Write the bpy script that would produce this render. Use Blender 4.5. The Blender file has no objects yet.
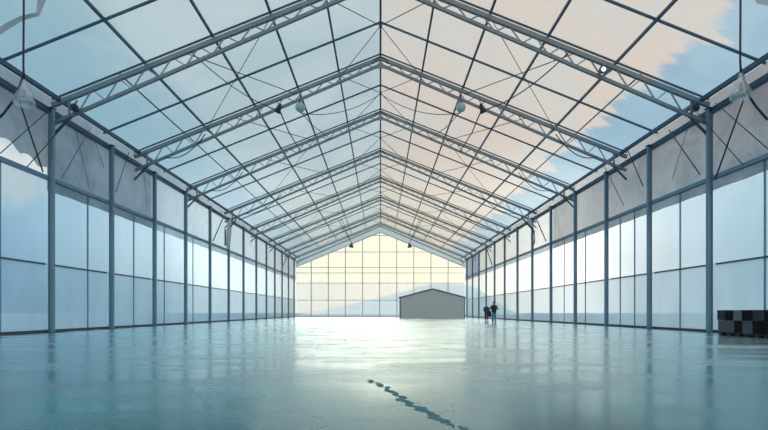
import bpy, bmesh, math, random
from mathutils import Vector, Matrix
random.seed(7)
S = bpy.context.scene
COL = S.collection
F = 512.0                      # focal length in pixels of a 768-wide frame
CH = 0.95                      # camera height
HW = 15.1                      # half width of the hall
PI = math.pi

# ------------------------------------------------------------------ helpers
def lin(r, g, b, a=1.0):
    def c(v):
        v /= 255.0
        return v/12.92 if v <= 0.04045 else ((v+0.055)/1.055)**2.4
    return (c(r), c(g), c(b), a)

def tag(o, label=None, cat=None, group=None, kind=None):
    if label: o['label'] = label
    if cat: o['category'] = cat
    if group: o['group'] = group
    if kind: o['kind'] = kind
    return o

def empty(name, loc=(0, 0, 0)):
    o = bpy.data.objects.new(name, None)
    o.empty_display_size = 0.2
    o.location = loc
    COL.objects.link(o)
    return o

def link(name, me, mat=None, parent=None, loc=None, smooth=False):
    if mat and not me.materials: me.materials.append(mat)
    if smooth:
        for p in me.polygons: p.use_smooth = True
    o = bpy.data.objects.new(name, me)
    COL.objects.link(o)
    if parent: o.parent = parent
    if loc: o.location = loc
    return o

class MB:
    """collects shapes into one mesh (coordinates relative to origin o)"""
    def __init__(s, o=(0, 0, 0)):
        s.bm = bmesh.new(); s.o = Vector(o)
    def box(s, a, b):
        a = Vector(a)-s.o; b = Vector(b)-s.o
        x0, x1 = sorted((a.x, b.x)); y0, y1 = sorted((a.y, b.y)); z0, z1 = sorted((a.z, b.z))
        v = [s.bm.verts.new(p) for p in ((x0,y0,z0),(x1,y0,z0),(x1,y1,z0),(x0,y1,z0),(x0,y0,z1),(x1,y0,z1),(x1,y1,z1),(x0,y1,z1))]
        for f in ((3,2,1,0),(4,5,6,7),(0,1,5,4),(1,2,6,5),(2,3,7,6),(3,0,4,7)):
            s.bm.faces.new([v[i] for i in f])
        return s
    def bar(s, a, b, w, h=None, up=(0, 0, 1)):
        h = h or w
        a = Vector(a)-s.o; b = Vector(b)-s.o
        d = (b-a).normalized(); u = Vector(up)
        if abs(d.dot(u)) > .98: u = Vector((0, 1, 0))
        r = d.cross(u).normalized(); u = r.cross(d).normalized()
        v = []
        for p in (a, b):
            for i, j in ((-1,-1),(1,-1),(1,1),(-1,1)):
                v.append(s.bm.verts.new(p + r*(i*w/2) + u*(j*h/2)))
        for f in ((0,1,2,3),(7,6,5,4),(0,4,5,1),(1,5,6,2),(2,6,7,3),(3,7,4,0)):
            s.bm.faces.new([v[i] for i in f])
        return s
    def tube(s, pts, r, n=8):
        pts = [Vector(p)-s.o for p in pts]
        rs = r if isinstance(r, (list, tuple)) else [r]*len(pts)
        rings = []; ref = None
        for i, p in enumerate(pts):
            d = (pts[min(i+1, len(pts)-1)] - pts[max(i-1, 0)]).normalized()
            if ref is None:
                ref = Vector((0, 0, 1)) if abs(d.z) < .9 else Vector((1, 0, 0))
            x = d.cross(ref)
            if x.length < 1e-4: x = d.cross(Vector((0, 1, .1)))
            x.normalize(); y = d.cross(x).normalized(); ref = -y if False else ref
            rings.append([s.bm.verts.new(p + (x*math.cos(2*PI*k/n)+y*math.sin(2*PI*k/n))*rs[i]) for k in range(n)])
        for a, b in zip(rings, rings[1:]):
            for k in range(n):
                s.bm.faces.new((a[k], a[(k+1) % n], b[(k+1) % n], b[k]))
        s.bm.faces.new(rings[0][::-1]); s.bm.faces.new(rings[-1])
        return s
    def lathe(s, prof, c, n=20, axis=None):
        c = Vector(c)-s.o
        M = Matrix.Identity(3)
        if axis: M = Vector((0, 0, 1)).rotation_difference(Vector(axis)).to_matrix()
        rings = []
        for r, z in prof:
            r = max(r, .0005)
            rings.append([s.bm.verts.new(c + M @ Vector((r*math.cos(2*PI*k/n), r*math.sin(2*PI*k/n), z))) for k in range(n)])
        for a, b in zip(rings, rings[1:]):
            for k in range(n):
                s.bm.faces.new((a[k], a[(k+1) % n], b[(k+1) % n], b[k]))
        s.bm.faces.new(rings[0][::-1]); s.bm.faces.new(rings[-1])
        return s
    def prism(s, poly, d, axis):
        """poly: 3d points of a planar outline, d: extrusion vector"""
        d = Vector(d)
        a = [s.bm.verts.new(Vector(p)-s.o) for p in poly]
        b = [s.bm.verts.new(Vector(p)-s.o+d) for p in poly]
        n = len(a)
        s.bm.faces.new(a); s.bm.faces.new(b[::-1])
        for i in range(n):
            s.bm.faces.new((a[i], b[i], b[(i+1) % n], a[(i+1) % n]))
        return s
    def mesh(s, name, bevel=0):
        if bevel:
            bmesh.ops.bevel(s.bm, geom=s.bm.edges[:], offset=bevel, segments=2, affect='EDGES', profile=.6)
        bmesh.ops.recalc_face_normals(s.bm, faces=s.bm.faces[:])
        me = bpy.data.meshes.new(name); s.bm.to_mesh(me); s.bm.free()
        return me
    def build(s, name, mat, parent=None, smooth=False, bevel=0):
        o = link(name, s.mesh(name, bevel), mat, parent, smooth=smooth)
        if not parent: o.location = s.o
        else: o.location = s.o - parent_world(parent)
        return o

def parent_world(p):
    v = Vector(p.location)
    while p.parent:
        p = p.parent; v += Vector(p.location)
    return v

# ------------------------------------------------------------------ materials
class NT:
    def __init__(s, tree):
        s.t = tree; s.n = tree.nodes; s.l = tree.links
    def node(s, typ, **kw):
        n = s.n.new(typ)
        for k, v in kw.items(): setattr(n, k, v)
        return n
    def put(s, inp, v):
        if isinstance(v, bpy.types.NodeSocket): s.l.new(v, inp)
        elif v is not None: inp.default_value = v
    def math(s, op, a, b=None, c=None, clamp=False):
        n = s.node('ShaderNodeMath', operation=op, use_clamp=clamp)
        for i, v in enumerate((a, b, c)):
            if v is not None: s.put(n.inputs[i], v)
        return n.outputs[0]
    def mix(s, f, a, b):
        n = s.node('ShaderNodeMix', data_type='RGBA')
        s.put(n.inputs[0], f); s.put(n.inputs[6], a); s.put(n.inputs[7], b)
        return n.outputs[2]
    def step(s, v, a, b, lo=0.0, hi=1.0):
        n = s.node('ShaderNodeMapRange', interpolation_type='SMOOTHSTEP')
        s.put(n.inputs[0], v); n.inputs[1].default_value = a; n.inputs[2].default_value = b
        n.inputs[3].default_value = lo; n.inputs[4].default_value = hi
        return n.outputs[0]
    def noise(s, vec, scale, detail=3, rough=.5, dist=0):
        n = s.node('ShaderNodeTexNoise')
        if vec is not None: s.put(n.inputs['Vector'], vec)
        n.inputs['Scale'].default_value = scale; n.inputs['Detail'].default_value = detail
        n.inputs['Roughness'].default_value = rough; n.inputs['Distortion'].default_value = dist
        return n.outputs['Fac']
    def xyz(s, v):
        n = s.node('ShaderNodeSeparateXYZ'); s.put(n.inputs[0], v); return n.outputs
    def comb(s, x, y, z):
        n = s.node('ShaderNodeCombineXYZ')
        for i, v in enumerate((x, y, z)): s.put(n.inputs[i], v)
        return n.outputs[0]
    def ramp(s, f, stops, interp='LINEAR'):
        n = s.node('ShaderNodeValToRGB'); cr = n.color_ramp; cr.interpolation = interp
        while len(cr.elements) < len(stops): cr.elements.new(.5)
        for e, (p, c) in zip(cr.elements, stops): e.position = p; e.color = c
        s.put(n.inputs[0], f)
        return n.outputs[0]

def newmat(name):
    m = bpy.data.materials.new(name); m.use_nodes = True
    nt = NT(m.node_tree); nt.n.clear()
    out = nt.node('ShaderNodeOutputMaterial')
    return m, nt, out

def solid(name, col, rough=.5, metal=0, noise=.12, nscale=3.0, emit=None, es=0, bump=0):
    m, nt, out = newmat(name)
    b = nt.node('ShaderNodeBsdfPrincipled')
    tc = nt.node('ShaderNodeTexCoord').outputs['Object']
    f = nt.noise(tc, nscale, 4)
    dark = tuple(c*(1-noise) for c in col[:3])+(1,); lite = tuple(min(1, c*(1+noise)) for c in col[:3])+(1,)
    nt.l.new(nt.mix(f, dark, lite), b.inputs['Base Color'])
    b.inputs['Roughness'].default_value = rough; b.inputs['Metallic'].default_value = metal
    if 'crate' in name or 'stain' in name: b.inputs['Specular IOR Level'].default_value = .05
    if emit:
        b.inputs['Emission Color'].default_value = emit; b.inputs['Emission Strength'].default_value = es
    if bump:
        bn = nt.node('ShaderNodeBump'); bn.inputs['Strength'].default_value = bump
        nt.l.new(nt.noise(tc, nscale*8, 3), bn.inputs['Height']); nt.l.new(bn.outputs[0], b.inputs['Normal'])
    nt.l.new(b.outputs[0], out.inputs[0])
    return m

def film(name, colfn, trans, tint=(1, 1, 1, 1), gloss=0.0, diffuse_share=.35):
    """sheet that lets part of the light straight through and scatters the rest"""
    m, nt, out = newmat(name)
    tc = nt.node('ShaderNodeTexCoord').outputs['Object']
    col = colfn(nt, tc)
    tr = nt.node('ShaderNodeBsdfTransparent'); nt.put(tr.inputs[0], tint)
    tl = nt.node('ShaderNodeBsdfTranslucent'); nt.put(tl.inputs[0], col)
    df = nt.node('ShaderNodeBsdfDiffuse'); nt.put(df.inputs[0], col)
    m1 = nt.node('ShaderNodeMixShader'); m1.inputs[0].default_value = diffuse_share
    nt.l.new(tl.outputs[0], m1.inputs[1]); nt.l.new(df.outputs[0], m1.inputs[2])
    m2 = nt.node('ShaderNodeMixShader'); nt.put(m2.inputs[0], trans)
    nt.l.new(m1.outputs[0], m2.inputs[1]); nt.l.new(tr.outputs[0], m2.inputs[2])
    last = m2.outputs[0]
    if gloss:
        gl = nt.node('ShaderNodeBsdfGlossy'); gl.inputs['Roughness'].default_value = .12
        m3 = nt.node('ShaderNodeMixShader'); m3.inputs[0].default_value = gloss
        nt.l.new(last, m3.inputs[1]); nt.l.new(gl.outputs[0], m3.inputs[2]); last = m3.outputs[0]
    nt.l.new(last, out.inputs[0])
    return m

STEEL = solid('galvanised_steel', lin(134, 144, 150), .45, .3, .18, 1.5)
STEEL_D = solid('painted_dark_steel', lin(62, 88, 104), .5, .2, .15, 1.5)
STEEL_L = solid('pale_steel', lin(160, 175, 184), .5, .2, .12, 1.5)
COLUMN = solid('blue_painted_column', lin(116, 148, 166), .5, .1, .12, .8)
PURLIN = solid('purlin_steel', lin(58, 92, 112), .5, .2, .12, .8)
CABLE = solid('black_cable', lin(34, 42, 52), .6, 0, .1)
BLACK = solid('black_enamel', lin(28, 34, 42), .4, 0, .1)
GTRIM = solid('pale_blue_gable_frame', lin(206, 236, 250), .5, .1, .06, .6)
TRIM = solid('blue_grey_trim', lin(104, 146, 172), .5, .1, .12, .6)
SILL = solid('dark_sill', lin(56, 66, 76), .6, 0, .15, 1.0)
GLASSY = film('frosted_lamp_glass', lambda nt, tc: lin(190, 218, 230), .15, gloss=.15)
CLEARG = film('clear_lamp_glass', lambda nt, tc: lin(205, 220, 226), .75, gloss=.2)

# ---- roof membrane: sunlit cream and shaded blue painted into the right slope, ragged edge between
def roof_colour(nt, tc):
    x, y, z = nt.xyz(tc)
    geo = nt.node('ShaderNodeNewGeometry').outputs['Position']
    x, y, z = nt.xyz(geo)
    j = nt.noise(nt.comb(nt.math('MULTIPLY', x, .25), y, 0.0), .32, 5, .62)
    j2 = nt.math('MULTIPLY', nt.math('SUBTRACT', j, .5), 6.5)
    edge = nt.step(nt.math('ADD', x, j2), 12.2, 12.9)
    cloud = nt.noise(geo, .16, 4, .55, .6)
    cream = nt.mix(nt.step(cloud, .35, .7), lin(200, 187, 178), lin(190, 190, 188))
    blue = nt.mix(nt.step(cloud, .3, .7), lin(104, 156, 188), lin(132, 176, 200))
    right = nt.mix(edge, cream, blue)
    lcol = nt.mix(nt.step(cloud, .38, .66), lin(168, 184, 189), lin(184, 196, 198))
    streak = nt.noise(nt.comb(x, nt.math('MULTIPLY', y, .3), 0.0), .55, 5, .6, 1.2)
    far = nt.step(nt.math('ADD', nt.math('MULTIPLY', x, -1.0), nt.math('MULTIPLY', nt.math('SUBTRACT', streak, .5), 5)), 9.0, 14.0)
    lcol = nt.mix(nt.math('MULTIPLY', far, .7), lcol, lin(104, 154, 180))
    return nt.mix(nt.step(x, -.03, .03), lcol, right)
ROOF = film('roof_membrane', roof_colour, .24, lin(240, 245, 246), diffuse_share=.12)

def fab(c1, c2, nm, tr=.22):
    def fn(nt, tc):
        n = nt.noise(nt.node('ShaderNodeNewGeometry').outputs['Position'], .35, 5, .6, .8)
        return nt.mix(nt.step(n, .35, .68), lin(*c1), lin(*c2))
    return film(nm, fn, tr, lin(205, 215, 222), diffuse_share=.35)
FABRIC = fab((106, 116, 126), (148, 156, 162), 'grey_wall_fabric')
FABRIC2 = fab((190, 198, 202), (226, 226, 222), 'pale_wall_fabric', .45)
FABBLUE = fab((110, 156, 188), (130, 172, 200), 'blue_wall_fabric')
GABLEF = fab((186, 216, 226), (206, 226, 232), 'pale_blue_gable_fabric', .3)

def paneglass(nm, tint, milky, tr=.72):
    def fn(nt, tc):
        geo = nt.node('ShaderNodeNewGeometry').outputs['Position']
        x, y, z = nt.xyz(geo)
        n = nt.noise(nt.comb(x, y, nt.math('MULTIPLY', z, .35)), .5, 4, .55)
        return nt.mix(nt.step(n, .35, .65), tuple(c*.86 for c in milky[:3])+(1,), milky)
    return film(nm, fn, tr, tint, gloss=.03, diffuse_share=.25)
GL_UP = paneglass('upper_pane', lin(240, 248, 252), lin(200, 222, 232), .6)
GL_LO = paneglass('lower_pane', lin(232, 242, 246), lin(184, 214, 230), .32)
GL_CREAM = paneglass('cream_gable_pane', lin(255, 252, 244), lin(250, 244, 226), .85)
GL_PINK = paneglass('clear_gable_pane', lin(252, 248, 248), lin(244, 250, 253), .66)

# ---- floor
def floor_mat():
    m, nt, out = newmat('teal_epoxy_floor')
    b = nt.node('ShaderNodeBsdfDiffuse'); g = nt.node('ShaderNodeBsdfGlossy'); g.inputs['Color'].default_value = (.84, .97, 1, 1)
    geo = nt.node('ShaderNodeNewGeometry').outputs['Position']
    x, y, z = nt.xyz(geo)
    big = nt.noise(nt.comb(nt.math('MULTIPLY', x, .45), y, 0.0), .35, 6, .6, 1.2)
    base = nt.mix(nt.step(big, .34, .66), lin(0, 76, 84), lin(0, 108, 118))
    base = nt.mix(nt.step(y, 5, 40, 0, .5), base, lin(70, 146, 170))  # light falloff painted into the base: darker near the camera, lighter beyond
    # scuffs and swept arcs
    wv = nt.node('ShaderNodeTexWave', wave_type='RINGS', rings_direction='Z')
    nt.put(wv.inputs['Vector'], nt.comb(nt.math('SUBTRACT', x, -9.0), nt.math('SUBTRACT', y, 62.0), 0.0))
    wv.inputs['Scale'].default_value = .21; wv.inputs['Distortion'].default_value = 2.2
    wv.inputs['Detail'].default_value = 3; wv.inputs['Detail Scale'].default_value = .6
    arcs = nt.step(wv.outputs['Fac'], .93, 1.0)
    arcs = nt.math('MULTIPLY', arcs, nt.step(nt.noise(geo, .12, 3), .42, .6))
    base = nt.mix(nt.math('MULTIPLY', arcs, .4), base, lin(24, 66, 82))
    # fine hairline cracks
    vo = nt.node('ShaderNodeTexVoronoi', feature='DISTANCE_TO_EDGE'); vo.inputs['Scale'].default_value = .16
    dn = nt.node('ShaderNodeTexNoise'); nt.put(dn.inputs['Vector'], geo); dn.inputs['Scale'].default_value = .5
    vm = nt.node('ShaderNodeVectorMath', operation='MULTIPLY_ADD')
    nt.put(vm.inputs[0], dn.outputs['Color']); vm.inputs[1].default_value = (2.2, 2.2, 0); nt.put(vm.inputs[2], geo)
    nt.put(vo.inputs['Vector'], vm.outputs[0])
    crack = nt.step(vo.outputs['Distance'], .0, .007, 1, 0)
    base = nt.mix(nt.math('MULTIPLY', crack, .25), base, lin(20, 62, 78))
    # cast joint across the hall
    jy = nt.math('ABSOLUTE', nt.math('SUBTRACT', y, 8.85))
    joint = nt.step(jy, .0, .035, 1, 0)
    base = nt.mix(nt.math('MULTIPLY', joint, .6), base, lin(22, 66, 82))
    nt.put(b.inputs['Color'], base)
    rn = nt.noise(nt.comb(nt.math('MULTIPLY', x, .35), y, 0.0), .9, 6, .65, .8)
    r = nt.step(rn, .35, .68, .16, .30)
    r = nt.math('ADD', r, nt.math('MULTIPLY', crack, .08))
    nt.put(g.inputs['Roughness'], r)
    bn = nt.node('ShaderNodeBump'); bn.inputs['Strength'].default_value = .025; bn.inputs['Distance'].default_value = .02
    nt.put(bn.inputs['Height'], nt.noise(nt.comb(nt.math('MULTIPLY', x, .6), y, 0.0), 3.0, 4, .6))
    nt.l.new(bn.outputs[0], g.inputs['Normal'])
    fr = nt.node('ShaderNodeFresnel'); fr.inputs['IOR'].default_value = 1.37
    mx = nt.node('ShaderNodeMixShader'); nt.l.new(fr.outputs[0], mx.inputs[0]); nt.l.new(b.outputs[0], mx.inputs[1]); nt.l.new(g.outputs[0], mx.inputs[2])
    nt.l.new(mx.outputs[0], out.inputs[0])
    return m
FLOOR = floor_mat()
STAIN = solid('damp_stain', lin(80, 122, 132), .8, 0, .2, 6)

# ------------------------------------------------------------------ world
w = bpy.data.worlds.new('sky'); S.world = w; w.use_nodes = True
nt = NT(w.node_tree); nt.n.clear()
wo = nt.node('ShaderNodeOutputWorld'); bg = nt.node('ShaderNodeBackground')
d = nt.node('ShaderNodeTexCoord').outputs['Generated']
dx, dy, dz = nt.xyz(d)
azs = nt.math('MULTIPLY', nt.math('ARCTAN2', dx, dy), 180/PI)
az = nt.math('ABSOLUTE', azs)
el = nt.math('MULTIPLY', nt.math('ARCSINE', dz), 180/PI)
cl = nt.noise(d, 2.6, 5, .55, .5)
azn = nt.math('ADD', az, nt.math('MULTIPLY', nt.math('SUBTRACT', cl, .5), 12))
azn = nt.math('SUBTRACT', azn, nt.step(azs, -5, 10, 0, 2))
H = nt.ramp(nt.math('DIVIDE', azn, 90), [(0, (1.62,1.52,1.18,1)), (9/90, (1.65,1.55,1.25,1)), (14/90, (2.0,1.88,1.66,1)), (20/90, (1.95,1.86,1.68,1)),
     (25/90, (1.05,1.14,1.14,1)), (30/90, (.70,.85,.91,1)), (35/90, (.40,.60,.72,1)), (42/90, lin(140, 186, 208)), (60/90, (.35,.52,.62,1)), (1, (.85,1.0,1.08,1))])
low = nt.math('MAXIMUM', nt.step(el, -1, 9, .55, 1.0), nt.step(azs, -5, 5, 0, .86))
lowmix = nt.math('ADD', low, nt.step(az, 12, 26, .38, 0), clamp=True)
vm = nt.node('ShaderNodeVectorMath', operation='SCALE'); nt.put(vm.inputs[0], H); nt.put(vm.inputs[3], lowmix)
U = nt.mix(nt.step(dx, -.12, .12), lin(194, 205, 206), lin(212, 203, 197))
U = nt.mix(nt.step(cl, .4, .62, 0, .35), U, lin(235, 232, 228))
sky = nt.mix(nt.step(el, 10, 19), vm.outputs[0], U)
# warm cloud low over the left wall
dot = nt.node('ShaderNodeVectorMath', operation='DOT_PRODUCT'); nt.put(dot.inputs[0], d)
dot.inputs[1].default_value = Vector((-.59, .80, .225)).normalized()
cm = nt.step(nt.math('ADD', dot.outputs['Value'], nt.math('MULTIPLY', nt.math('SUBTRACT', cl, .5), .03)), (.9955), .9982)
sky = nt.mix(nt.math('MULTIPLY', cm, .85), sky, lin(248, 238, 226))
tn = nt.node('ShaderNodeMix', data_type='RGBA', blend_type='MULTIPLY'); tn.inputs[0].default_value = 1
nt.put(tn.inputs[6], sky); nt.put(tn.inputs[7], nt.mix(nt.step(dx, -.35, .35), (.84, .97, 1.06, 1), (1.06, 1.02, .98, 1)))
nt.put(bg.inputs[0], tn.outputs[2])
nt.put(bg.inputs[1], nt.math('MULTIPLY', nt.step(el, 32, 60, 1.0, 2.9), nt.step(dx, -.4, .7, .93, 1.2)))
nt.l.new(bg.outputs[0], wo.inputs[0])


# ------------------------------------------------------------------ layout
TD = [.0460, .0613, .0779, .0967, .1160, .1354, .1574, .1765]      # truss distances / F
CD = [.0456, .0558, .0664, .0770, .0880, .0988, .1095, .1208, .1315, .1420, .1525, .1630, .1735]
YB = .179*F                     # gable wall
Y0 = -6.0
def rz(x): return 10.75 + .4*(HW-abs(x))     # roof membrane height
ORD = ['nearest', 'second', 'third', 'fourth', 'fifth', 'sixth', 'seventh', 'eighth', 'ninth', 'tenth', 'eleventh', 'twelfth', 'thirteenth', 'fourteenth']

# floor
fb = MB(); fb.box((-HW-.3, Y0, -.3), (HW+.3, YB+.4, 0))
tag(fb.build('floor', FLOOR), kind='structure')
gb = MB(); gb.box((-400, -60, -.6), (400, 520, -.32))
GROUND = solid('pale_outdoor_ground', lin(132, 158, 172), .9, 0, .05, .05)
tag(gb.build('ground', GROUND), kind='structure')

# hill outside the gable
hb = MB()
def hillz(x, y):
    t = (x+44)/70.0
    t = max(0, min(1, t))
    prof = t*(1-.12*math.sin(t*PI))
    fall = max(0, min(1, (78-x)/28.0)); fall = fall*fall*(3-2*fall)
    yy = max(0, 1-abs((y-300)/55.0)); yy = yy*yy*(3-2*yy)
    return -.5 + 17.6*prof*fall*yy + .35*math.sin(x*.21)*yy*t
xs = [-60+i*5 for i in range(45)]; ys = [240+j*6 for j in range(21)]
gv = [[hb.bm.verts.new((x, y, hillz(x, y))) for x in xs] for y in ys]
for j in range(len(ys)-1):
    for i in range(len(xs)-1):
        hb.bm.faces.new((gv[j][i], gv[j][i+1], gv[j+1][i+1], gv[j+1][i]))
HILL = solid('pale_snowy_hill', lin(226, 248, 255), .9, 0, .04, .02)
tag(hb.build('hill', HILL, smooth=True), 'pale blue hillside rising to the right beyond the gable glazing', 'hill')

# roof membrane
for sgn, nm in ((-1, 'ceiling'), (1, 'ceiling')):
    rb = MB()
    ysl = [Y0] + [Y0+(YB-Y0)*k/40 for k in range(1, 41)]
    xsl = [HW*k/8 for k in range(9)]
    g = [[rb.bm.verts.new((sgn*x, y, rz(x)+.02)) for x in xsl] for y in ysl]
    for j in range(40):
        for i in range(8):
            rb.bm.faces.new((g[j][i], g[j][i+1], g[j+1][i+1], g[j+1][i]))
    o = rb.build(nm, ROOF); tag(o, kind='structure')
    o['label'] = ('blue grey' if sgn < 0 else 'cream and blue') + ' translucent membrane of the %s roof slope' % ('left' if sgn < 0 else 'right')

# ------------------------------------------------------------------ purlins
def purlin(x, y0, y1, w, h, label, dz=-.10):
    z = rz(x)+dz
    mb = MB((x, y0, z)); mb.box((x-w/2, y0, z-h/2), (x+w/2, y1, z+h/2))
    o = mb.build('roof_purlin', PURLIN)
    tag(o, label, 'purlin', 'roof purlins running the length of the hall')
    return o
purlin(0, Y0, YB, .11, .16, 'dark steel purlin running along the very ridge of the roof')
names = {2.55: 'innermost, next to the ridge', 5.05: 'second out from the ridge', 7.7: 'third out from the ridge', 10.8: 'fourth out from the ridge'}
for sgn, sd in ((-1, 'left'), (1, 'right')):
    for x, nm in names.items():
        purlin(sgn*x, Y0, YB, .09, .12, 'dark steel purlin on the %s roof slope, %s' % (sd, nm))
    purlin(sgn*12.0, TD[0]*F, YB, .045, .06, 'thin purlin on the %s roof slope starting at the nearest truss' % sd)
    purlin(sgn*14.75, Y0, YB, .16, .18, 'outermost purlin of the %s roof slope just above the eaves beam' % sd, dz=-.2)

# intermediate rafters between trusses
ID = [.0392] + [(a+b)/2 for a, b in zip(TD, TD[1:])]
ID[1] = .0545
for k, dd in enumerate(ID):
    y = dd*F
    r = empty('intermediate_rafter', (0, y, rz(0)))
    tag(r, 'slim rafter pair between the roof trusses, %s from the viewer' % ORD[k], 'rafter', 'slim rafters between the trusses')
    for sgn in (-1, 1):
        m = MB((0, y, rz(0))); m.bar((0, y, rz(0)-.06), (sgn*HW, y, rz(HW)-.06), .07, .09)
        m.build('rafter_bar', PURLIN, r)

# ------------------------------------------------------------------ trusses
def tz(x): return 10.45 + .4*(HW-abs(x))          # top chord axis
def bz(x): return 9.62 + .4285*(HW-abs(x))         # bottom chord axis
TP = 1.23
def make_truss():
    r = empty('roof_truss', (0, 0, 10))
    O = (0, 0, 10)
    for s in (-1, 1):
        m = MB(O); m.bar((0, 0, tz(0)), (s*HW, 0, tz(HW)), .17, .20); m.build('top_chord', STEEL, r)
        m = MB(O); m.bar((0, 0, rz(0)-.03), (s*HW, 0, rz(HW)-.03), .07, .07); m.build('membrane_rail', STEEL_D, r)
        m = MB(O); m.bar((0, 0, bz(0)), (s*(HW-.05), 0, bz(HW)), .13, .15); m.build('bottom_chord', STEEL, r)
        xs = [s*(.35+TP*k) for k in range(12)]
        for k, x in enumerate(xs):
            m = MB(O); m.bar((x, 0, bz(x)), (x+s*TP/2, 0, tz(x+s*TP/2)), .05, .06, (0, 1, 0)); m.build('web_brace', STEEL_L, r)
            if k < 11:
                m = MB(O); m.bar((x+s*TP/2, 0, tz(x+s*TP/2)), (x+s*TP, 0, bz(x+s*TP)), .05, .06, (0, 1, 0)); m.build('web_brace', STEEL_L, r)
        # end plate
        m = MB(O); m.bar((s*(HW-.8), 0, bz(HW-.8)), (s*(HW-.8), 0, tz(HW-.8)), .08, .08); m.build('end_post', STEEL, r)
        # knee brace down to the wall
        m = MB(O); m.bar((s*(HW-1.0), 0, bz(HW-1.0)), (s*(HW-.02), 0, 9.05), .09, .09, (0, 1, 0)); m.build('knee_brace', STEEL_D, r)
    # ridge node: half-round gusset with hub
    m = MB(O)
    pts = []
    for k in range(13):
        a = PI*k/12
        pts.append((.17*math.cos(a), -.05, bz(0)+.02+.15*math.sin(a)))
    pts += [(-.62, -.05, bz(.62)-.02), (-.1, -.05, bz(0)-.2), (.1, -.05, bz(0)-.2), (.62, -.05, bz(.62)-.02)]
    m.prism(pts, (0, .1, 0), None); m.build('ridge_gusset', STEEL_L, r)
    m = MB(O); m.tube([(.44*math.cos(PI*k/16), -.10, bz(0)+.42*math.sin(PI*k/16)) for k in range(17)], .035, 6)
    m.build('ridge_arch', STEEL_D, r, smooth=True)
    return r
def copy_tree(o, parent=None):
    c = o.copy(); COL.objects.link(c)
    if parent: c.parent = parent
    for ch in list(o.children): copy_tree(ch, c)
    return c
proto = make_truss()
trusses = []
for k, dd in enumerate(TD):
    t = proto if k == 0 else copy_tree(proto)
    t.location = (0, dd*F, 10)
    nm = ORD[k] if k < 7 else 'farthest, against the gable'
    tag(t, 'steel lattice roof truss spanning the hall, %s from the viewer' % nm if k < 7 else 'steel lattice roof truss spanning the hall, farthest, against the gable glazing', 'roof truss', 'steel lattice roof trusses')
    trusses.append(t)

# ------------------------------------------------------------------ columns
def make_column(s, x, y):
    r = empty('steel_column', (x, y, 0))
    O = (x, y, 0)
    m = MB(O)
    m.box((x-.11, y-.085, .0), (x-.09, y+.085, 10.2)); m.box((x+.09, y-.085, 0), (x+.11, y+.085, 10.2)); m.box((x-.09, y-.02, 0), (x+.09, y+.02, 10.2))
    m.build('column_shaft', COLUMN, r)
    m = MB(O); m.box((x-.19, y-.19, 0.0), (x+.17, y+.19, .03)); m.build('base_plate', STEEL_D, r)
    m = MB(O); m.box((x-.16, y-.16, 10.2), (x+.14, y+.16, 10.24)); m.build('cap_plate', STEEL_D, r)
    return r
for s, sd in ((-1, 'left'), (1, 'right')):
    for k, dd in enumerate(CD):
        xx = s*(HW-.1)
        c = make_column(s, xx, dd*F)
        q = ORD[k]
        tag(c, 'tall blue-grey steel column on the %s wall, %s from the viewer' % (sd, q), 'column', 'steel columns along the %s wall' % sd)

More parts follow.
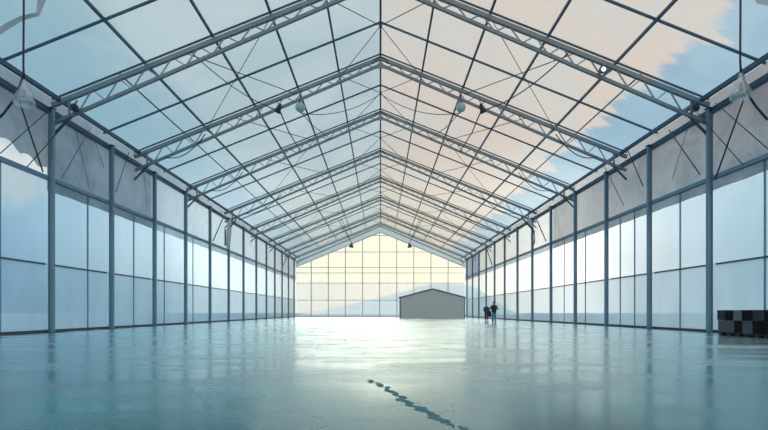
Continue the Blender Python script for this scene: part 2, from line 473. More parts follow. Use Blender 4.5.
# ------------------------------------------------------------------ side walls
ZB = 7.05; ZV = 6.5; ZR = 3.12; WX = HW+.13
def WP(px, py, off=0.0):
    """point on the side wall plane seen at photo position"""
    s = -1 if px < 380.5 else 1
    D = (HW-off)/abs(px-380.5)
    return Vector((s*(HW-off), D*F, CH+(311.8-py)*D))
bays = [Y0, .0247*F, .0353*F] + [d_*F for d_ in CD] + [YB]
mull = {-1: {2: [.0400], 3: [.0520], 4: [.0617], 5: [.0704], 6: [.0812]},
        1: {2: [.0396], 3: [.0508], 4: [.0599, .0635], 5: [.0743], 6: [.0829]}}
wn = 0
for s, sd in ((-1, 'left'), (1, 'right')):
    X = s*WX
    # wall beam, eaves beam, sill (all continuous)
    for nm, z0, z1, x0, x1, mt in (('trim_%d' % (1 if s < 0 else 2), ZB-.09, ZB+.09, HW-.02, HW+.16, TRIM),
                                   ('trim_%d' % (3 if s < 0 else 4), 10.02, 10.24, HW-.06, HW+.2, PURLIN),
                                   ('baseboard_%s' % sd, 0.0, .13, HW+.04, HW+.22, SILL)):
        m = MB((X, 0, z0)); m.box((s*x0, Y0, z0), (s*x1, YB, z1)); tag(m.build(nm, mt), kind='structure')
    # closing strip between eaves beam and membrane
    m = MB((X, 0, 10)); m.box((s*(HW), Y0, 10.24), (s*(HW+.02), YB, 10.75)); wall = tag(m.build('wall_%s' % sd, FABRIC2), kind='structure')
    for k in range(len(bays)-1):
        y0, y1 = bays[k], bays[k+1]
        yc = (y0+y1)/2
        # glazed bay
        wn += 1
        r = empty('window_%d' % wn, (X, yc, 0)); tag(r, kind='structure')
        O = (X, yc, 0)
        for (za, zb, gm) in ((.13, ZR, GL_LO), (ZR, ZB, GL_UP)):
            m = MB(O); m.box((X-.01, y0, za), (X+.01, y1, zb))
            # keep a single sheet so the light crosses it once
            m.bm.clear()
            vs = [m.bm.verts.new(Vector(p)-m.o) for p in ((X, y0, za), (X, y1, za), (X, y1, zb), (X, y0, zb))]
            m.bm.faces.new(vs if s < 0 else vs[::-1])
            m.build('glass_pane', gm, r)
        m = MB(O); m.box((X-.05, y0+(.13 if k > 2 else 0), ZR-.035), (X+.05, y1-(.13 if k > 1 else 0), ZR+.035)); m.build('mid_rail', STEEL_D, r)
        for dm in mull[s].get(k, []):
            ym = dm*F
            m = MB(O); m.box((X-.03, ym-.035, .13), (X+.03, ym+.035, ZB-.09)); m.build('mullion', TRIM, r)
        # fabric above
        fx = s*(HW+.10)
        m = MB((fx, yc, ZV))
        n = 24
        top, bot, mid = [], [], []
        for i in range(n+1):
            y = y0+(y1-y0)*i/n
            wav = (.03*math.sin(i*1.9+k)+.02*math.sin(i*.7+2*k))*min(1, i/3, (n-i)/3)
            zb_ = ZV+.012*math.sin(i*.6+k)
            if s < 0 and k == 2:
                t = (y/F-.0397)/(.0450-.0397)
                zb_ = 7.25 + .25*abs(math.sin(t*7)) + max(0, .55*(1-t))
                zb_ = ZB+.05+max(0, zb_-ZB)
            rows = [zb_ + (10.05-zb_)*q/6 for q in range(7)]
            mid.append([m.bm.verts.new(Vector((fx+s*wav*math.sin(PI*q/6), y, zz))-m.o) for q, zz in enumerate(rows)])
        for a, b in zip(mid, mid[1:]):
            for q in range(6):
                m.bm.faces.new((a[q], b[q], b[q+1], a[q+1]))
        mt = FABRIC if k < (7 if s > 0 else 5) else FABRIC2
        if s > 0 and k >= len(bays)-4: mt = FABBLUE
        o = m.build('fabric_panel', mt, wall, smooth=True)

# ------------------------------------------------------------------ gable wall
r = empty('window_%d' % (wn+1), (0, YB, 0)); tag(r, kind='structure'); r['label'] = 'tall gable glazing of cream and pale panes closing the far end'
O = (0, YB, 0)
def gz(x): return 15.2-.41*abs(x)
def sheet(m, pts): m.bm.faces.new([m.bm.verts.new(Vector(p)-m.o) for p in pts])
m = MB(O); sheet(m, [(-HW, YB, 0), (HW, YB, 0), (HW, YB, 6.1), (-HW, YB, 6.1)]); m.build('glass_pane', GL_PINK, r)
m = MB(O); sheet(m, [(-HW, YB, 6.1), (HW, YB, 6.1), (HW, YB, gz(HW)), (0, YB, gz(0)), (-HW, YB, gz(HW))]); m.build('glass_pane', GL_CREAM, r)
for k in range(-5, 6):
    x = k*3.06-.15
    top = gz(x) if abs(x) < HW-.3 else gz(HW)
    if abs(x) > HW-.05: continue
    m = MB(O); m.box((x-.07, YB-.1, 0), (x+.07, YB+.05, top)); m.build('mullion', GTRIM, r)
for z in (3.03, 6.1, 7.9, 8.9, 11.65, 14.6):
    xe = HW if z < gz(HW) else (15.2-z)/.41
    m = MB(O); m.box((-xe, YB-.08, z-.05), (xe, YB+.04, z+.05)); m.build('transom', GTRIM, r)
for s in (-1, 1):
    m = MB(O); m.bar((0, YB-.02, gz(0)), (s*HW, YB-.02, gz(HW)), .14, .14); m.build('raking_frame', GTRIM, r)
m = MB(O); m.box((-HW, YB-.12, 0), (HW, YB+.1, .12)); m.build('sill', GTRIM, r)
m = MB((0, YB, 9))
for s in (-1, 1):
    sheet(m, [(0, YB-.04, gz(0)), (s*HW, YB-.04, gz(HW)), (s*HW, YB-.04, rz(HW)), (0, YB-.04, rz(0))])
o = m.build('wall_back', GABLEF); tag(o, kind='structure')

# ------------------------------------------------------------------ bracing cables
def rod(name, pts, r, mat, label, cat, group=None, n=6):
    m = MB(pts[0]); m.tube(pts, r, n)
    return tag(m.build(name, mat, smooth=True), label, cat, group)
def sag(a, b, dz, n=14):
    a = Vector(a); b = Vector(b)
    return [a.lerp(b, t/n) - Vector((0, 0, dz*4*(t/n)*(1-t/n))) for t in range(n+1)]

for k in range(7):
    y0, y1 = TD[k]*F, TD[k+1]*F
    ym = (y0+y1)/2
    bay = 'between the %s and %s trusses' % (ORD[k], ORD[k+1] if k < 6 else 'farthest')
    for s, sd in ((-1, 'left'), (1, 'right')):
        rod('brace_cable', [(s*8.9, y0, tz(8.9)-.1), (s*5.15, y1, tz(5.15)-.15)], .022, CABLE, 'thin diagonal brace cable on the %s slope %s, leaning inward' % (sd, bay), 'brace cable', 'diagonal roof brace cables')
        if k % 2 == 0:
            rod('brace_cable', [(s*5.15, y0, tz(5.15)-.1), (s*10.7, y1, tz(10.7)-.15)], .018, CABLE, 'thin diagonal brace cable on the %s slope %s, leaning outward' % (sd, bay), 'brace cable', 'diagonal roof brace cables')
    zc = rz(0)-1.15
    hub = empty('ridge_stay', (0, y0+(y1-y0)*.35, zc))
    tag(hub, 'star of thin stay cables meeting under the ridge %s' % bay, 'cable stay', 'ridge cable stays')
    for s in (-1, 1):
        for yy, zz, xx in ((y0, tz(2.6), 2.6), (y1, tz(2.3), 2.3)):
            m = MB(hub.location); m.tube([(s*xx, yy, zz), (0, hub.location.y, zc)], .02, 6); m.build('stay_cable', CABLE, hub)
    m = MB(hub.location); m.lathe([(.02, -.09), (.07, -.06), (.07, .06), (.02, .09)], hub.location, 10); m.build('cable_clamp', BLACK, hub)

# wall bracing rods (lying in the side wall planes)
RODS = [((47.5, 111.7), (0, 153.6), .018), ((17, 94), (43, 172), .035), ((66, 123), (26.5, 167.5), .02),
        ((91, 127.5), (61.5, 178.7), .015), ((75, 127), (88.8, 186), .012), ((93, 136), (104, 168), .012),
        ((715.4, 103), (768, 149), .018), ((747, 90), (715.4, 178.7), .035), ((697, 113), (743, 165), .018),
        ((669, 130), (700, 174.5), .025), ((689, 124), (672, 180), .014),
        ((129, 152), (116, 192), .02), ((143, 166), (147, 205), .012), ((628, 151), (643, 186), .03), ((604, 166), (624, 206), .02), ((615, 163), (605, 205), .012),
        ((223.5, 217), (213, 241), .05), ((535, 216), (546, 241), .05), ((289, 252), (283, 266), .05), ((486, 246), (492, 265), .06)]
places = {}
for a, b, r_ in RODS:
    A, B = WP(*a, off=.3), WP(*b, off=.3)
    sd = 'left' if a[0] < 380 else 'right'
    lean = 'leaning away from' if A.y > B.y else 'leaning towards'
    col = sum(1 for q in CD if q*F < (A.y+B.y)/2)
    if col == 0: where = 'before the nearest column'
    else: where = 'past the %s column' % ORD[col-1]
    thick = 'thick' if r_ > .028 else ('slim' if r_ > .0135 else 'hair-thin')
    lab = '%s rod high on the %s wall %s, %s the viewer' % (thick, sd, where, lean)
    rod('wall_brace_rod', [A, B], r_, CABLE if r_ > .014 else STEEL_D, lab, 'brace rod', 'diagonal rods on the %s wall' % sd)

# ------------------------------------------------------------------ pendants & spotlights
def bell_lamp(x, y, z, drop_top, label, branch):
    r = empty('bell_pendant_lamp', (x, y, z)); tag(r, label, 'pendant lamp', 'glass bell lamps on long black cables')
    O = (x, y, z)
    m = MB(O); m.lathe([(.03, .42), (.06, .36), (.09, .25), (.15, .08), (.24, -.1), (.30, -.26), (.31, -.34), (.27, -.40), (.15, -.43)], O, 24)
    m.build('glass_bell', CLEARG, r, smooth=True)
    m = MB(O); m.lathe([(.03, .1), (.06, .04), (.06, -.1), (.03, -.16)], O, 12); m.build('bulb', BLACK, r, smooth=True)
    m = MB(O); m.tube([(x, y, z+.40), (x-.02, y, z+.8), (x, y, drop_top)], .03, 8); m.build('cable', CABLE, r, smooth=True)
    m = MB(O); m.tube(branch, .035, 8); m.build('side_cable', CABLE, r, smooth=True)
    return r
YL = .031*F
bell_lamp(-11.05, YL, 7.75, rz(11.05)-.1, 'clear glass bell lamp hanging on a black cable at the left edge',
          [(-11.05, YL, 8.35), (-11.16, YL, 8.0), (-11.32, YL, 7.65), (-11.42, YL, 7.45), (-11.68, YL, 7.1), (-12.0, YL, 6.8)])
bell_lamp(11.17, YL, 7.95, rz(11.17)-.1, 'clear glass bell lamp hanging on a black cable at the right edge',
          [(11.17, YL, 8.5), (11.28, YL, 8.1), (11.45, YL, 7.6), (11.65, YL, 7.3), (12.0, YL, 6.9)])

Y2 = TD[1]*F
for s, sd in ((-1, 'left'), (1, 'right')):
    x, z = s*4.9, 13.42
    r = empty('globe_lamp', (x, Y2-.15, z)); tag(r, 'pale frosted globe lamp under the second truss, %s of the ridge' % sd, 'lamp', 'globe lamps under the second truss')
    O = (x, Y2-.15, z)
    m = MB(O); m.lathe([(.30*math.sin(PI*k/12), -.30*math.cos(PI*k/12)) for k in range(1, 12)], O, 24); m.build('globe', GLASSY, r, smooth=True)
    m = MB(O); m.lathe([(.1, .26), (.1, .36), (.04, .38), (.04, .75)], O, 14); m.build('lamp_holder', STEEL_D, r, smooth=True)
    # festoon cable to the ridge stay
    rod('festoon_cable', sag((x, Y2-.1, 13.1), (0, Y2+2.9, rz(0)-1.25), .55), .022, CABLE, 'sagging festoon cable from the %s globe lamp to the ridge' % sd, 'cable', 'festoon cables under the ridge')
    # lattice-mounted black spotlight with tie rod
    x = s*6.2; z = 13.35
    r = empty('spotlight', (x, Y2, z)); tag(r, 'small black spotlight on the second truss beside the %s globe lamp' % sd, 'spotlight', 'black spotlights on the second truss')
    O = (x, Y2, z)
    m = MB(O); m.lathe([(.05, .32), (.09, .22), (.13, .02), (.2, -.22), (.2, -.26), (.05, -.26)], (x, Y2-.12, z), 16, (s*-.4, -.35, .85)); m.build('lamp_housing', BLACK, r, smooth=True)
    m = MB(O); m.bar((x, Y2, z+.1), (x+s*.12, Y2, z+.5), .05, .05); m.build('bracket', BLACK, r)
    rod('tie_rod', [(x, Y2, z), (s*6.15, Y2+3, z-.35), (s*6.2, TD[2]*F, bz(6.2))], .04, CABLE, 'black tie rod on the %s slope from the second truss to the third' % sd, 'tie rod', 'black tie rods between trusses')
    rod('roof_cable', [Vector((s*4.9, Y2-.1, 13.2)), Vector((s*4.6, Y2+3, 13.5)), Vector((s*3.9, TD[2]*F, bz(3.9)))], .025, CABLE, 'loose cable running from the %s globe lamp to the third truss' % sd, 'cable', 'loose cables off the globe lamps')

# flood lights inside the nearest truss
Y1 = TD[0]*F
def flood(x, z, label, lit=False):
    r = empty('floodlight', (x, Y1-.2, z)); tag(r, label, 'floodlight')
    O = (x, Y1-.2, z)
    m = MB(O); m.lathe([(.10, -.12), (.17, -.06), (.19, .06), (.17, .09), (.16, .07)], O, 20, (0, -1, -.15)); m.build('lamp_housing', STEEL_D, r, smooth=True)
    m = MB(O); m.lathe([(.09, .075), (.08, .10), (.03, .11)], O, 20, (0, -1, -.15))
    m.build('lens', solid('lit_lens', (1, .9, .75, 1), .3, 0, 0, emit=(1, .93, .82, 1), es=4) if lit else BLACK, r, smooth=True)
    m = MB(O); m.bar((x, Y1-.2, z+.15), (x, Y1, z+.42), .05, .05); m.build('bracket', STEEL_D, r)
flood(-13.95, 10.25, 'round dark floodlight in the left end of the nearest truss')
flood(14.35, 10.25, 'round dark floodlight in the right end of the nearest truss')
flood(10.15, 12.0, 'small glowing lamp on the right half of the nearest truss', True)

# sagging service cables under the trusses
def sl(x, y, label, x2, dz, k, side):
    rod('service_cable', sag((x, y-.12, bz(x)+.3), (x2, y-.12, bz(x2)-.02), dz), .028, CABLE, label, 'cable', 'service cables sagging under trusses')
for k in (1, 2, 3, 4):
    for s, sd in ((-1, 'left'), (1, 'right')):
        sl(s*(10.7 if k < 3 else 9.5), TD[k]*F, 'service cable sagging beneath the %s truss near the %s wall' % (ORD[k], sd), s*13.2, .55, k, s)
rod('service_cable', sag((-8.7, Y1-.1, bz(8.7)+.5), (-6.4, TD[1]*F, bz(6.4)), .35), .022, CABLE, 'long cable leaving the left half of the nearest truss', 'cable')
rod('service_cable', sag((8.6, Y1-.1, bz(8.6)+.4), (6.4, TD[1]*F, bz(6.4)), .4), .03, CABLE, 'long cable leaving the right half of the nearest truss', 'cable')

# slanted lattice arms with cone spotlights near the far end
Y6 = TD[5]*F
for s, sd in ((-1, 'left'), (1, 'right')):
    a = Vector((s*5.6, Y6, bz(5.6))); b = Vector((s*3.9, Y6, 10.2))
    r = empty('cone_spotlight', b); tag(r, 'dark cone spotlight on a slanted lattice arm before the gable, %s one' % sd, 'spotlight', 'cone spotlights on slanted arms')
    O = tuple(b); off = Vector((.28, 0, .08))
    m = MB(O)
    m.tube([a-off, b], .035, 6); m.tube([a+off, b], .035, 6)
    for t in range(6):
        p = (a-off).lerp(b, t/7); q = (a+off).lerp(b, (t+.7)/7); p2 = (a-off).lerp(b, (t+1)/7)
        m.tube([p, q], .02, 5); m.tube([q, p2], .02, 5)
    m.build('lattice_arm', STEEL_D, r)
    m = MB(O); m.lathe([(.08, .1), (.12, 0), (.2, -.2), (.34, -.52), (.34, -.56), (.1, -.56)], O, 18, (s*-.15, -.1, 1)); m.build('lamp_cone', BLACK, r, smooth=True)

# rolled canvas hanging by the fourth truss on the left, bent strut on the right
Y4 = TD[3]*F
CANVAS = solid('pale_canvas', lin(212, 220, 224), .8, 0, .15, 2)
r = empty('rolled_canvas', (-14.75, Y4, 7.2)); tag(r, 'pale rolled canvas with a dark strip hanging at the left wall under a truss', 'canvas roll')
O = (-14.75, Y4, 7.2)
m = MB(O); m.tube([(-14.75, Y4, 7.0), (-14.72, Y4, 7.6), (-14.65, Y4, 8.6), (-14.62, Y4, 9.4), (-14.5, Y4, 9.9)], [.12, .2, .24, .22, .1], 12); m.build('canvas', CANVAS, r, smooth=True)
m = MB(O); m.box((-15.0, Y4-.28, 7.3), (-14.88, Y4-.2, 8.9)); m.build('dark_strip', BLACK, r)
rod('canvas_strut', [(-13.9, Y4-.1, 10.1), (-14.0, Y4-.15, 9.7), (-14.45, Y4-.2, 9.1)], .06, CABLE, 'short black strut above the rolled canvas on the left wall', 'strut')
rod('bent_strut', [(13.6, Y4-.1, 10.2), (14.0, Y4-.1, 9.6), (14.8, Y4-.2, 8.7), (14.85, Y4-.2, 7.7), (14.7, Y4-.2, 7.3)], [.06, .07, .07, .06, .03], CABLE, 'bent black strut drooping along the right wall under a truss', 'strut')
m = MB((14.6, Y4, 9)); m.tube([(14.3, Y4-.05, 9.9), (14.5, Y4-.05, 9.4), (14.75, Y4-.05, 9.0)], [.1, .2, .08], 10)
tag(m.build('cable_bundle', CANVAS, smooth=True), 'pale cable bundle tied behind the bent black strut, right wall', 'cable bundle')

# loose fabric strip under the roof, top left, and a scrap top right
LOOSE = solid('loose_grey_fabric', lin(190, 198, 204), .8, 0, .1, 1)
def strip(pts_a, pts_b, D, label, th=.02):
    def P(px, py, dd): return Vector(((px-380.5)*D, D*F+dd, CH+(311.8-py)*D))
    m = MB(P(*pts_a[0], 0))
    for sgn in (0, 1):
        pass
    ra = [P(x, y, 0) for x, y in pts_a]; rb = [P(x, y, .05) for x, y in pts_b]
    ra2 = [p+Vector((0, th, th)) for p in ra]; rb2 = [p+Vector((0, th, th)) for p in rb]
    V = [[m.bm.verts.new(p-m.o) for p in row] for row in (ra, rb, rb2, ra2)]
    for a, b in ((0, 1), (1, 2), (2, 3), (3, 0)):
        for i in range(len(ra)-1):
            m.bm.faces.new((V[a][i], V[a][i+1], V[b][i+1], V[b][i]))
    m.bm.faces.new([V[q][0] for q in range(4)]); m.bm.faces.new([V[q][-1] for q in range(4)][::-1])
    return tag(m.build('fabric_strip', LOOSE), label, 'fabric strip')
strip([(-30, 52), (-10, 34), (6, 23), (20, 16), (36, 12.5), (38, -6), (40, -16)], [(-30, 60), (-10, 40), (8, 28), (22, 19.5), (38, 15), (46, -4), (50, -14)], .0312, 'loose grey fabric strip drooping beneath the roof, top left corner')
strip([(748, -8), (758, 4), (775, 7), (790, 6)], [(754, -12), (762, -3), (776, -1), (790, -2)], .0312, 'scrap of loose grey fabric beneath the roof, top right corner')

# ------------------------------------------------------------------ shed
sx0, sx1, sy0, sy1 = 3.15, 13.35, 81.0, 86.0
sc = (sx0+sx1)/2
SHEDM = solid('grey_shed_cladding', lin(244, 240, 232), .9, 0, .04, .5)
r = empty('grey_shed', (sc, sy0, 0)); tag(r, 'plain grey gable-roofed shed standing at the far end of the floor', 'shed')
O = (sc, sy0, 0)
m = MB(O); m.prism([(sx0, sy0, 0), (sx1, sy0, 0), (sx1, sy0, 3.15), (sc, sy0, 4.5), (sx0, sy0, 3.15)], (0, sy1-sy0, 0), None); m.build('shed_body', SHEDM, r)
for s in (-1, 1):
    e = sc+s*(sx1-sc+.15)
    m = MB(O); m.prism([(sc, sy0-.15, 4.53), (e, sy0-.15, 3.16), (e, sy0-.15, 3.30), (sc, sy0-.15, 4.68)], (0, sy1-sy0+.3, 0), None); m.build('roof_slope', SILL, r)
m = MB(O); m.box((sx0-.03, sy0-.03, 0), (sx0+.12, sy0+.05, 3.12)); m.box((sx1-.12, sy0-.03, 0), (sx1+.03, sy0+.05, 3.12)); m.build('corner_trim', STEEL_D, r)

# ------------------------------------------------------------------ crates on the pallet
XP = 13.9
ye = [v*512/512.0 for v in (21.15, 20.66, 20.19, 19.70, 19.14, 18.55)] + [17.95, 17.35]
yb = [21.10, 20.62, 20.12, 19.68, 19.14, 18.55, 17.95, 17.35]
BK = solid('black_crate', lin(8, 5, 12), .6, 0, .2, 4, bump=.1)
DG = solid('charcoal_crate', lin(62, 64, 74), .6, 0, .15, 4, bump=.1)
MG = solid('mid_grey_crate', lin(88, 96, 106), .6, 0, .12, 4, bump=.1)
LG = solid('light_grey_crate', lin(112, 120, 128), .6, 0, .12, 4, bump=.1)
lid = {BK: 'black', DG: 'charcoal', MG: 'mid grey', LG: 'lighter grey'}
def crate(y0, y1, z0, z1, mat, label):
    y0, y1 = min(y0, y1)+.008, max(y0, y1)-.008
    r = empty('crate', (XP+.35, (y0+y1)/2, z0)); tag(r, label, 'crate', 'crates stacked on the pallet by the right wall')
    O = tuple(r.location)
    m = MB(O); m.box((XP, y0, z0), (XP+.7, y1, z1-.05)); m.build('crate_body', mat, r, bevel=.01)
    m = MB(O); m.box((XP-.012, y0-.004, z1-.05), (XP+.712, y1+.004, z1-.003)); m.build('lid', mat, r, bevel=.006)
    m = MB(O)
    zc = (z0+z1)/2; yc = (y0+y1)/2
    m.box((XP-.006, yc-.09, zc+.06), (XP+.01, yc+.09, zc+.1)); m.build('handle_slot', mat, r)
tops = [DG, BK, LG, BK, DG, BK, DG]
bots = [MG, MG, BK, MG, BK, BK, MG]
pos = ['at the far end', 'second from the far end', 'third from the far end', 'fourth from the far end', 'fifth from the far end', 'sixth from the far end', 'nearest the viewer']
for k in range(7):
    crate(ye[k], ye[k+1], .61, 1.02, tops[k], '%s crate in the upper row on the pallet, %s' % (lid[tops[k]], pos[k]))
    crate(yb[k], yb[k+1], .13, .605, bots[k], '%s crate in the lower row on the pallet, %s' % (lid[bots[k]], pos[k]))
PALM = solid('dark_pallet_wood', lin(58, 44, 46), .8, 0, .2, 5)
r = empty('pallet', (XP+.35, 19.2, 0)); tag(r, 'low dark pallet under the crates by the right wall', 'pallet')
O = tuple(r.location)
m = MB(O); m.box((XP+.02, 17.3, .09), (XP+.72, 21.12, .128)); m.build('deck', PALM, r)
for k in range(8):
    y = 17.4+k*.5
    m = MB(O); m.box((XP+.04, y, 0), (XP+.70, y+.2, .09)); m.build('pallet_foot', BLACK if k % 2 else PALM, r)

# ------------------------------------------------------------------ floor stain (irregular damp trail)
random.seed(11)
m = MB((0, 6, 0))
path = [(-.14, 7.08), (-.10, 6.9), (0.0, 6.62), (.10, 6.25), (.16, 5.95), (.23, 5.65), (.25, 5.4), (.36, 5.1), (.42, 4.92), (.50, 4.6), (.56, 4.4), (.66, 4.15), (.78, 3.85)]
for i, ((xa, ya), (xb, yb2)) in enumerate(zip(path, path[1:])):
    for t in range(4):
        x = xa+(xb-xa)*t/4+random.uniform(-.02, .02)+.028*math.sin((i*4+t)*1.35); y = ya+(yb2-ya)*t/4
        n = 9; rx = random.uniform(.028, .05)*(1 if i < 10 else .6); ry = random.uniform(.05, .09)
        z = .0015+.0004*((i*4+t) % 5)
        c = m.bm.verts.new(Vector((x, y, z))-m.o)
        ring = [m.bm.verts.new(Vector((x+rx*math.cos(2*PI*k/n)*random.uniform(.6, 1.3), y+ry*math.sin(2*PI*k/n)*random.uniform(.6, 1.3), z))-m.o) for k in range(n)]
        for k in range(n): m.bm.faces.new((c, ring[k], ring[(k+1) % n]))
tag(m.build('damp_trail', STAIN), 'dark wavering damp trail on the floor near the viewer', 'stain', kind='stuff')

# ------------------------------------------------------------------ people
SKIN = solid('skin', lin(196, 150, 130), .6, 0, .05)
HAIR = solid('dark_hair', lin(24, 22, 26), .7, 0, .2, 20)
COAT = solid('black_coat', lin(22, 24, 32), .8, 0, .15, 8)
JEANS = solid('blue_jeans', lin(96, 150, 190), .8, 0, .12, 8)
DTROU = solid('dark_trousers', lin(26, 32, 44), .8, 0, .12, 8)
SHOE = solid('dark_shoes', lin(36, 48, 62), .6, 0, .1)
HOOD = solid('light_blue_hood', lin(120, 176, 206), .8, 0, .1)
BAGM = solid('black_bag', lin(20, 18, 24), .7, 0, .1)
def skin_mesh(name, verts, edges, radii, root, mat, parent, sub=2):
    me = bpy.data.meshes.new(name); me.from_pydata([tuple(v) for v in verts], edges, [])
    o = bpy.data.objects.new(name, me); COL.objects.link(o)
    md = o.modifiers.new('skin', 'SKIN'); md.use_smooth_shade = True
    for i, rr in enumerate(radii):
        sv = me.skin_vertices[0].data[i]
        sv.radius = rr if isinstance(rr, tuple) else (rr, rr)
        sv.use_root = (i == root)
    sb = o.modifiers.new('sub', 'SUBSURF'); sb.levels = sub; sb.render_levels = sub
    dg = bpy.context.evaluated_depsgraph_get()
    nm = bpy.data.meshes.new_from_object(o.evaluated_get(dg))
    bpy.data.objects.remove(o)
    nm.name = name
    nm.materials.clear(); nm.materials.append(mat)
    for p in nm.polygons: p.use_smooth = True
    q = bpy.data.objects.new(name, nm); COL.objects.link(q); q.parent = parent
    return q
def person(loc, scale, label, lean, stride, armL, armR, legmat, hood, yaw):
    """local frame: +y is the way the person walks, feet at z=0"""
    r = empty('person', loc); r.scale = (scale,)*3; r.rotation_euler = (0, 0, yaw)
    tag(r, label, 'person')
    def L(z, x=0, y=0): return Vector((x, y+lean*max(0, z-.95), z))
    pelvis, waist, chest, neckb, neck = L(.95), L(1.12), L(1.32), L(1.46), L(1.54)
    headc, crown = L(1.64, 0, .02), L(1.73, 0, .01)
    V, E, R = [], [], []
    def add(p, rr, e=None):
        V.append(p); R.append(rr)
        if e is not None: E.append((e, len(V)-1))
        return len(V)-1
    p0 = add(pelvis, (.155, .11)); w0 = add(waist, (.14, .10), p0); c0 = add(chest, (.165, .115), w0)
    nb = add(neckb, (.08, .07), c0); n0 = add(neck, .055, nb); h0 = add(headc, (.078, .095), n0); add(crown, (.065, .08), h0)
    joints = {}
    for s, st in ((-1, stride), (1, -stride)):
        hip = Vector((s*.095, 0, .88)); knee = Vector((s*.10, st*.5+.03, .50)); ank = Vector((s*.10, st*.9-.02, .09)); toe = Vector((s*.115, st*.9+.14, .035))
        a = add(hip, .085, p0); b = add(knee, .056, a); c = add(ank, .038, b); dd = add(toe, .035, c)
        joints['leg%d' % s] = (hip, knee, ank, toe)
    for s, arm in ((-1, armL), (1, armR)):
        sh = L(1.40, s*.185, 0); el_, wr = [Vector(q) for q in arm]
        a = add(sh, .056, c0); b = add(el_, .042, a); c = add(wr, .028, b)
        dirn = (wr-el_).normalized(); palm = wr+dirn*.06
        pc = add(palm, (.036, .018), c)
        joints['arm%d' % s] = (sh, el_, wr)
        side = dirn.cross(Vector((s, 0, 0)))
        side = side.normalized() if side.length > .1 else Vector((0, 1, 0))
        curl = Vector((-s, 0, 0))
        for f, ln in ((-1.5, .058), (-.5, .072), (.5, .078), (1.5, .070)):
            f1 = add(palm+side*f*.016+dirn*ln*.5, .009, pc)
            add(palm+side*f*.018+dirn*ln*.95+curl*.02, .008, f1)
        th = add(palm+side*.045-dirn*.01, .010, pc); add(palm+side*.055+dirn*.025+curl*.01, .009, th)
    # face features: nose + ears
    nose = add(L(1.635, 0, .115), .012, h0)
    for s in (-1, 1): add(L(1.635, s*.085, .01), .014, h0)
    skin_mesh('body', V, E, R, 0, SKIN, r)
    # eyes and mouth
    m = MB()
    for s in (-1, 1): m.lathe([(.004, -.012), (.011, 0), (.004, .012)], L(1.655, s*.032, .098), 10)
    m.build('eyes', HAIR, r, smooth=True).location = (0, 0, 0)
    # trousers
    V, E, R = [], [], []
    p0 = add(L(.96), (.175, .135)); add(L(1.06), (.165, .125), p0)
    for s in (-1, 1):
        hip, knee, ank, toe = joints['leg%d' % s]
        a = add(hip-Vector((0, 0, .02)), .105, p0); b = add(knee, .074, a); c = add(ank+Vector((0, 0, .03)), .062, b)
    skin_mesh('trousers', V, E, R, 0, legmat, r)
    for s in (-1, 1):
        V, E, R = [], [], []
        hip, knee, ank, toe = joints['leg%d' % s]
        a = add(ank+Vector((0, -.03, -.03)), (.045, .05)); b = add((ank+toe)/2+Vector((0, 0, -.02)), (.045, .04), a); add(toe+Vector((0, 0, .005)), (.042, .03), b)
        skin_mesh('shoe', V, E, R, 0, SHOE, r)
    # coat with sleeves
    V, E, R = [], [], []
    p0 = add(L(.80), (.225, .17)); w0 = add(L(1.08), (.205, .16), p0); c0 = add(L(1.31), (.225, .165), w0); nb = add(L(1.47), (.10, .09), c0); add(L(1.53), (.08, .075), nb)
    for s in (-1, 1):
        sh, el_, wr = joints['arm%d' % s]
        a = add(sh+Vector((s*.015, 0, 0)), .082, c0); b = add(el_, .064, a); c = add(wr-(wr-el_).normalized()*.02, .045, b)
    skin_mesh('coat', V, E, R, 0, COAT, r)
    # hair
    V, E, R = [], [], []
    a = add(L(1.63, 0, -.03), (.088, .075)); b = add(L(1.70, 0, -.005), (.09, .10), a); add(L(1.75, 0, 0), (.06, .07), b)
    skin_mesh('hair', V, E, R, 0, HAIR, r)
    if hood:
        V, E, R = [], [], []
        a = add(L(1.46, 0, -.06), (.15, .10)); b = add(L(1.60, 0, -.05), (.115, .10), a); c = add(L(1.72, 0, -.02), (.105, .11), b); add(L(1.78, 0, .0), (.06, .07), c)
        skin_mesh('hood', V, E, R, 0, HOOD, r)
    return r
pa = (9.07, 40.9, 0)
person(pa, 1.0, 'walking person in a black coat and light blue jeans carrying a dark bag', .06, .10,
       ((-.31, -.02, 1.22), (-.33, .08, 1.12)), ((.30, -.02, 1.14), (.16, -.20, 1.20)), JEANS, False, .06)
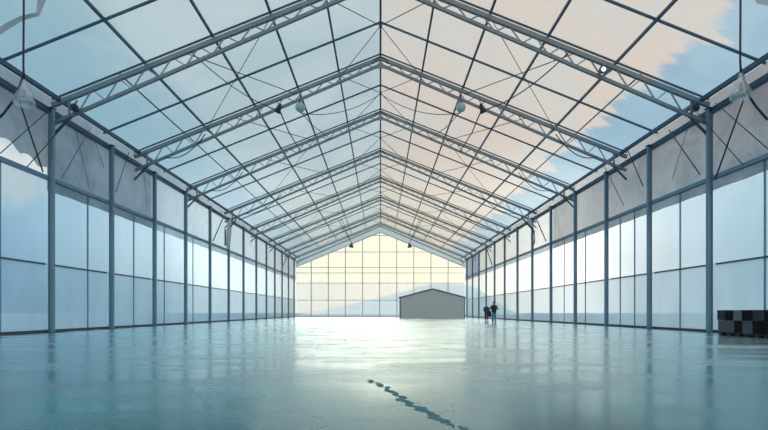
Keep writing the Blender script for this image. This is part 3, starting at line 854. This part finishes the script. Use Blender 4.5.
# bag held in the left hand
r = empty('carried_bag', (pa[0]-.36, pa[1]+.09, .55)); tag(r, 'large black bag held at the left side of the walking person', 'bag')
O = tuple(r.location)
m = MB(O); bx, by = O[0], O[1]
m.prism([(bx-.19, by-.11, .55), (bx+.13, by-.11, .55), (bx+.17, by-.11, .64), (bx+.13, by-.11, 1.02), (bx-.13, by-.11, 1.02), (bx-.2, by-.11, .68)], (0, .22, 0), None)
m.build('bag_body', BAGM, r, bevel=.03)
m = MB(O); m.tube([(bx-.1, by, 1.0)]+[(bx-.1*math.cos(PI*k/8), by, 1.01+.1*math.sin(PI*k/8)) for k in range(9)], .014, 6); m.build('handle', BAGM, r, smooth=True)
person((10.72, 51.8, 0), 1.0, 'stooping person in a light blue hood, black jacket and dark trousers', .22, .20,
       ((-.25, .10, 1.14), (-.23, .18, .92)), ((.25, .10, 1.14), (.22, .20, .92)), DTROU, True, -.1)

# ------------------------------------------------------------------ faint haze in the hall air
for nm, dens, ya, yb_, lab in (('thin_haze', .0008, Y0+.5, 42.0, 'barely visible thin haze in the near half of the hall'),
                              ('far_haze', .0065, 42.01, YB-.2, 'pale bright haze in the far half of the hall')):
    m, nt, out = newmat(nm)
    v = nt.node('ShaderNodeVolumeScatter'); v.inputs['Color'].default_value = (.93, .98, 1, 1); v.inputs['Density'].default_value = dens
    nt.l.new(v.outputs[0], out.inputs['Volume'])
    m_ = MB((0, ya, 0)); m_.prism([(-HW, ya, .02), (HW, ya, .02), (HW, ya, 10.7), (0, ya, 16.7), (-HW, ya, 10.7)], (0, yb_-ya, 0), None)
    tag(m_.build('hall_haze', m), lab, 'haze', kind='stuff')

# ------------------------------------------------------------------ sun
sd = bpy.data.lights.new('sun', 'SUN'); sd.energy = .55; sd.angle = math.radians(28); sd.color = (1, .93, .82)
so = bpy.data.objects.new('sun', sd); COL.objects.link(so)
so.rotation_euler = (math.radians(-(90-14)), 0, 0)       # low, from beyond the gable
so.location = (0, 120, 40)

# ------------------------------------------------------------------ camera
cd = bpy.data.cameras.new('camera'); cam = bpy.data.objects.new('camera', cd); COL.objects.link(cam)
cam.location = (0, 0, CH); cam.rotation_euler = (PI/2, 0, 0)
cd.sensor_fit = 'HORIZONTAL'; cd.sensor_width = 36; cd.lens = 36*F/768
cd.shift_x = (384-380.5)/768; cd.shift_y = (311.8-215)/768
cd.clip_end = 2000; cd.clip_start = .05
S.camera = cam
S.view_settings.view_transform = 'Standard'; S.view_settings.look = 'None'
S.view_settings.exposure = 0.08; S.view_settings.gamma = 1
S.view_settings.use_curve_mapping = False
S.cycles.use_denoising = True
S.cycles.transparent_max_bounces = 24
S.cycles.max_bounces = 10
